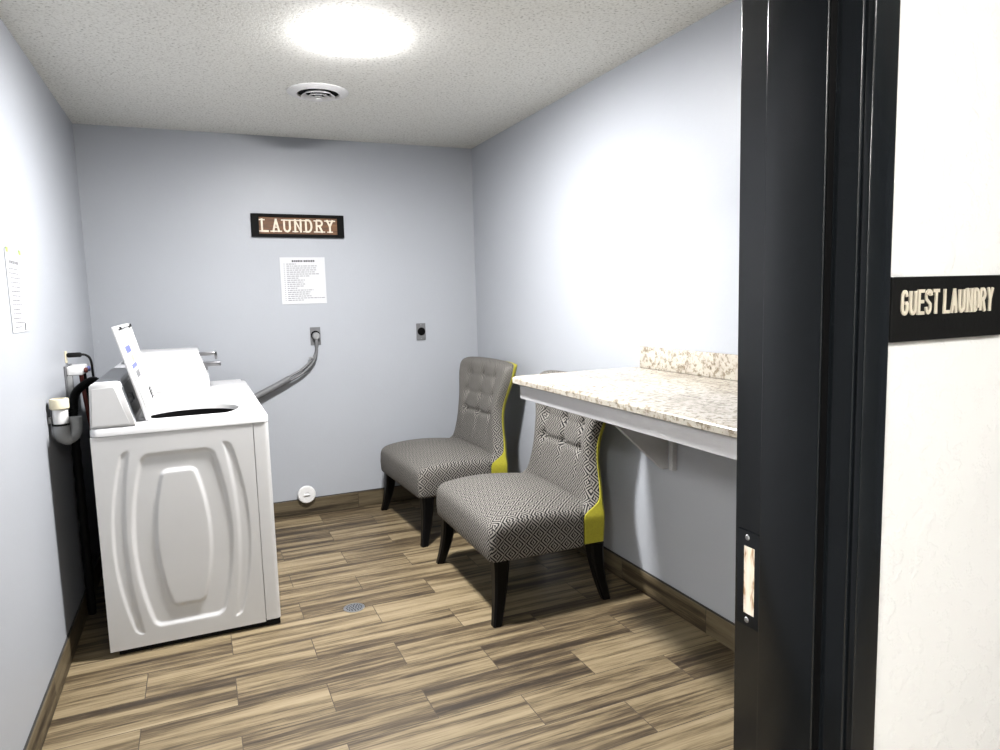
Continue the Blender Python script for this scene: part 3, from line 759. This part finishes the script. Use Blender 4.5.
def make_chair(yc):
    r = thing('slipper_chair', '', 'chair', (2.0, yc, 0))
    # seat: superellipse sections from bottom to crown
    bm = bmesh.new(); secs = []
    x0, x1, hw = 1.632, 2.17, .392
    def ring(ins, z, crown=0, n=26):
        pts = []; a, b = x0+ins, x1-ins*.3; h = hw-ins; rad = max(.025, .036-ins*.2)
        for (qx, qy, a0) in ((b-rad, yc+h-rad, 0), (a+rad, yc+h-rad, 90), (a+rad, yc-h+rad, 180), (b-rad, yc-h+rad, 270)):
            for k in range(n):
                t = math.radians(a0+90*k/(n-1)); pts.append((qx+rad*math.cos(t), qy+rad*math.sin(t), z))
            # straight run towards next corner
            nxt = {0: (a+rad, yc+h), 90: (a, yc-h+rad), 180: (b-rad, yc-h), 270: (b, yc+h-rad)}[a0]; st = pts[-1]
            for k in range(1, n): pts.append((st[0]+(nxt[0]-st[0])*k/n, st[1]+(nxt[1]-st[1])*k/n, z))
        return pts
    def seat_z(x, y, z):
        # gentle crown and soft front roll
        cx = ss(0, .26, x-x0); cyy = ss(0, .25, hw-abs(y-yc))
        return side_z(x, z) + .030*cx*cyy
    def side_z(x, z):
        s = max(0, min(1, (x-x0)/(x1-x0)))
        return z + .030*math.sin(PI*s**.8)*ss(.36, .43, z)
    for ins, z in ((.012, .272), (.003, .277), (0, .288), (-.003, .34), (0, .392), (.003, .408), (.010, .421), (.022, .430), (.040, .436)):
        secs.append([(p[0], yc+(p[1]-yc)*(1-.05*ss(2.080, 2.094, p[0])), side_z(p[0], p[2])) for p in ring(ins, z)])
    base = secs[-1]
    cxm = (x0+x1)/2
    for f in (.88, .74, .58, .40, .22, .08):
        secs.append([(cxm+(p[0]-cxm)*f, yc+(p[1]-yc)*f, seat_z(cxm+(p[0]-cxm)*f, yc+(p[1]-yc)*f, .438)) for p in base])
    # apply tiny crown on last outer ring too
    loft(bm, secs)
    finish('seat', bm, 'maze_weave_fabric', r, True, True, 60)
    # seat piping along the front vertical corner is part of the seat; inner back pad
    nu, nv = 64, 64; bm = bmesh.new(); F = []; Bk = []
    z0 = .41
    for j in range(nv+1):
        rowf, rowb = [], []
        for i in range(nu+1):
            u = -1+2*i/nu
            zt = TOPZ-top_drop(u); z = z0+(zt-z0)*(j/nv)
            hwz = smoothlerp(HWT, z)-.004
            y = yc+u*hwz
            xe = smoothlerp(XPT, z)+(smoothlerp(XFT, z)-smoothlerp(XPT, z))*abs(u)**6+wing(u, z)
            edge = min(1-abs(u), 1)*hwz; topd = zt-z
            puff = math.sqrt(max(0, 1-(1-min(1, edge/.05))**2))*math.sqrt(max(0, 1-(1-min(1, topd/.05))**2))
            x = xe-.050*puff-.006*(edge > 0)
            dim = 0
            for by, bz in BUT:
                d2 = (y-yc-by)**2+(z-bz)**2
                dim += .026*math.exp(-d2/(2*.020**2))
            cre = 0
            for a in range(len(BUT)):
                for b in range(a+1, len(BUT)):
                    A, C = Vector(BUT[a]), Vector(BUT[b])
                    if (A-C).length > .20: continue
                    amp = .012 if abs(A.x-C.x) < .01 else (.013 if A.y < .7 else .004)
                    p = Vector((y-yc, z)); t = max(0, min(1, (p-A).dot(C-A)/(C-A).length_squared)); dd = (p-(A+(C-A)*t)).length
                    cre = max(cre, amp*math.exp(-dd*dd/(2*.009**2)))
            # vertical creases up from the top row, down from the bottom row
            for by, bz in BUT:
                if bz > .88 and z > bz or bz < .69 and z < bz:
                    dd = abs(y-yc-by); cre = max(cre, .007*(1-ss(.5, .58, .5+.58-z) if z < .6 else 1)*math.exp(-dd*dd/(2*.009**2)))
            x += (min(.03, dim)+cre)*puff
            rowf.append(bm.verts.new((x, y, z))); rowb.append(bm.verts.new((xe+.004, y, z)))
        F.append(rowf); Bk.append(rowb)
    for j in range(nv):
        for i in range(nu):
            bm.faces.new((F[j][i], F[j][i+1], F[j+1][i+1], F[j+1][i])); bm.faces.new((Bk[j][i], Bk[j+1][i], Bk[j+1][i+1], Bk[j][i+1]))
    for j in range(nv):
        bm.faces.new((F[j][0], F[j+1][0], Bk[j+1][0], Bk[j][0])); bm.faces.new((F[j][nu], Bk[j][nu], Bk[j+1][nu], F[j+1][nu]))
    for i in range(nu):
        bm.faces.new((F[0][i], Bk[0][i], Bk[0][i+1], F[0][i+1])); bm.faces.new((F[nv][i], F[nv][i+1], Bk[nv][i+1], Bk[nv][i]))
    bk = finish('backrest', bm, 'maze_weave_fabric', r, True, True, 70)
    for by, bz in BUT:
        y = yc+by; u = by/smoothlerp(HWT, bz); xe = smoothlerp(XFT, bz)+wing(u, bz)-.026
        finish('button', lathe(bmesh.new(), [(0, .007), (.006, .006), (.010, .002), (.010, -.002)], 16, Matrix.Translation((xe, y, bz)) @ Matrix.Rotation(-PI/2, 4, 'Y')), 'maze_weave_fabric', bk, True, True)
    # chartreuse outer back shell
    bm = bmesh.new(); F = []; Bk = []; nv2 = 48; nu2 = 40; z0 = .285
    for j in range(nv2+1):
        rf, rb = [], []
        for i in range(nu2+1):
            u = -1+2*i/nu2
            zt = TOPZ-.007-top_drop(u); z = z0+(zt-z0)*j/nv2
            hwz = smoothlerp(HWT, z)+.003; y = yc+u*hwz
            rf.append(bm.verts.new((smoothlerp(XFT, z)+wing(u, z)+.001, y, z)))
            rnd = .020*(1-math.sqrt(max(0, 1-max(0, (abs(u)-.9)/.1)**2)))
            rb.append(bm.verts.new((smoothlerp(XBT, z)+wing(u, z)*.9-rnd, y, z)))
        F.append(rf); Bk.append(rb)
    for j in range(nv2):
        for i in range(nu2):
            bm.faces.new((F[j][i], F[j][i+1], F[j+1][i+1], F[j+1][i])); bm.faces.new((Bk[j][i], Bk[j+1][i], Bk[j+1][i+1], Bk[j][i+1]))
        bm.faces.new((F[j][0], F[j+1][0], Bk[j+1][0], Bk[j][0])); bm.faces.new((F[j][nu2], Bk[j][nu2], Bk[j+1][nu2], F[j+1][nu2]))
    for i in range(nu2):
        bm.faces.new((F[0][i], Bk[0][i], Bk[0][i+1], F[0][i+1])); bm.faces.new((F[nv2][i], F[nv2][i+1], Bk[nv2][i+1], Bk[nv2][i]))
    finish('outer_back', bm, 'chartreuse_fabric', r, True, False, 40, label='chartreuse fabric outer back')
    # legs: tapered, curved outward
    for sx, sy in ((-1, -1), (-1, 1), (1, -1), (1, 1)):
        secs = []
        for k in range(9):
            t = k/8
            out = t**1.8
            if sx < 0: cx = 1.690-.042*out; cy = yc+sy*(.352+.044*out)
            else: cx = 2.165+.045*out; cy = yc+sy*(.345+.02*out)
            z = .274*(1-t); h = .037-.017*t**.9
            m = h*.35
            secs.append([(cx+dx*h+ex*m, cy+dy*h+ey*m, z) for dx, dy, ex, ey in ((-1, -1, 1, 0), (1, -1, -1, 0), (1, -1, 0, 1), (1, 1, 0, -1), (1, 1, -1, 0), (-1, 1, 1, 0), (-1, 1, 0, -1), (-1, -1, 0, 1))])
        finish('leg', loft(bmesh.new(), secs), 'black_leg', r, True)
    return r
c2 = make_chair(-1.625)
c1 = copy_tree(c2)
c1.location.y = -.535; c1.location.x = 2.0; c1.rotation_euler.z = math.radians(2.5)
c2.location.x = 2.012; c2.rotation_euler.z = math.radians(-1.0)
c2['label'] = 'black and cream patterned armless chair nearest the door, tucked under the counter end'
c1['label'] = 'black and cream patterned armless chair in the back right corner of the room'
for c in (c1, c2): c['group'] = 'tufted slipper chairs along the right wall'

for o in bpy.data.objects:
    if '_w' in o: del o['_w']

# ------------------------------------------------------------------ world, camera, view
w = bpy.data.worlds.new('World'); S.world = w; w.use_nodes = True
w.node_tree.nodes['Background'].inputs[0].default_value = (.8, .85, .9, 1)
w.node_tree.nodes['Background'].inputs[1].default_value = .02
yaw, pitch, roll = .410146999, -.113249176, -.027748
cyw, syw, cp, spp = math.cos(yaw), math.sin(yaw), math.cos(pitch), math.sin(pitch)
f = Vector((syw*cp, cyw*cp, spp)); rt = Vector((cyw, -syw, 0)); up = rt.cross(f)
r2 = math.cos(roll)*rt + math.sin(roll)*up; u2 = -math.sin(roll)*rt + math.cos(roll)*up
cam = bpy.data.cameras.new('camera'); co = bpy.data.objects.new('camera', cam); COL.objects.link(co)
m = Matrix((r2, u2, -f)).transposed().to_4x4(); m.translation = CAM
co.matrix_world = m
cam.sensor_width = 36; cam.sensor_fit = 'HORIZONTAL'; cam.lens = 691.152/1000*36; cam.clip_start = .02
S.camera = co
S.view_settings.view_transform = 'Standard'; S.view_settings.look = 'None'
S.view_settings.gamma = 1; S.view_settings.use_curve_mapping = False
S.view_settings.exposure = 3.3
S.cycles.max_bounces = 6; S.cycles.diffuse_bounces = 1; S.cycles.glossy_bounces = 3
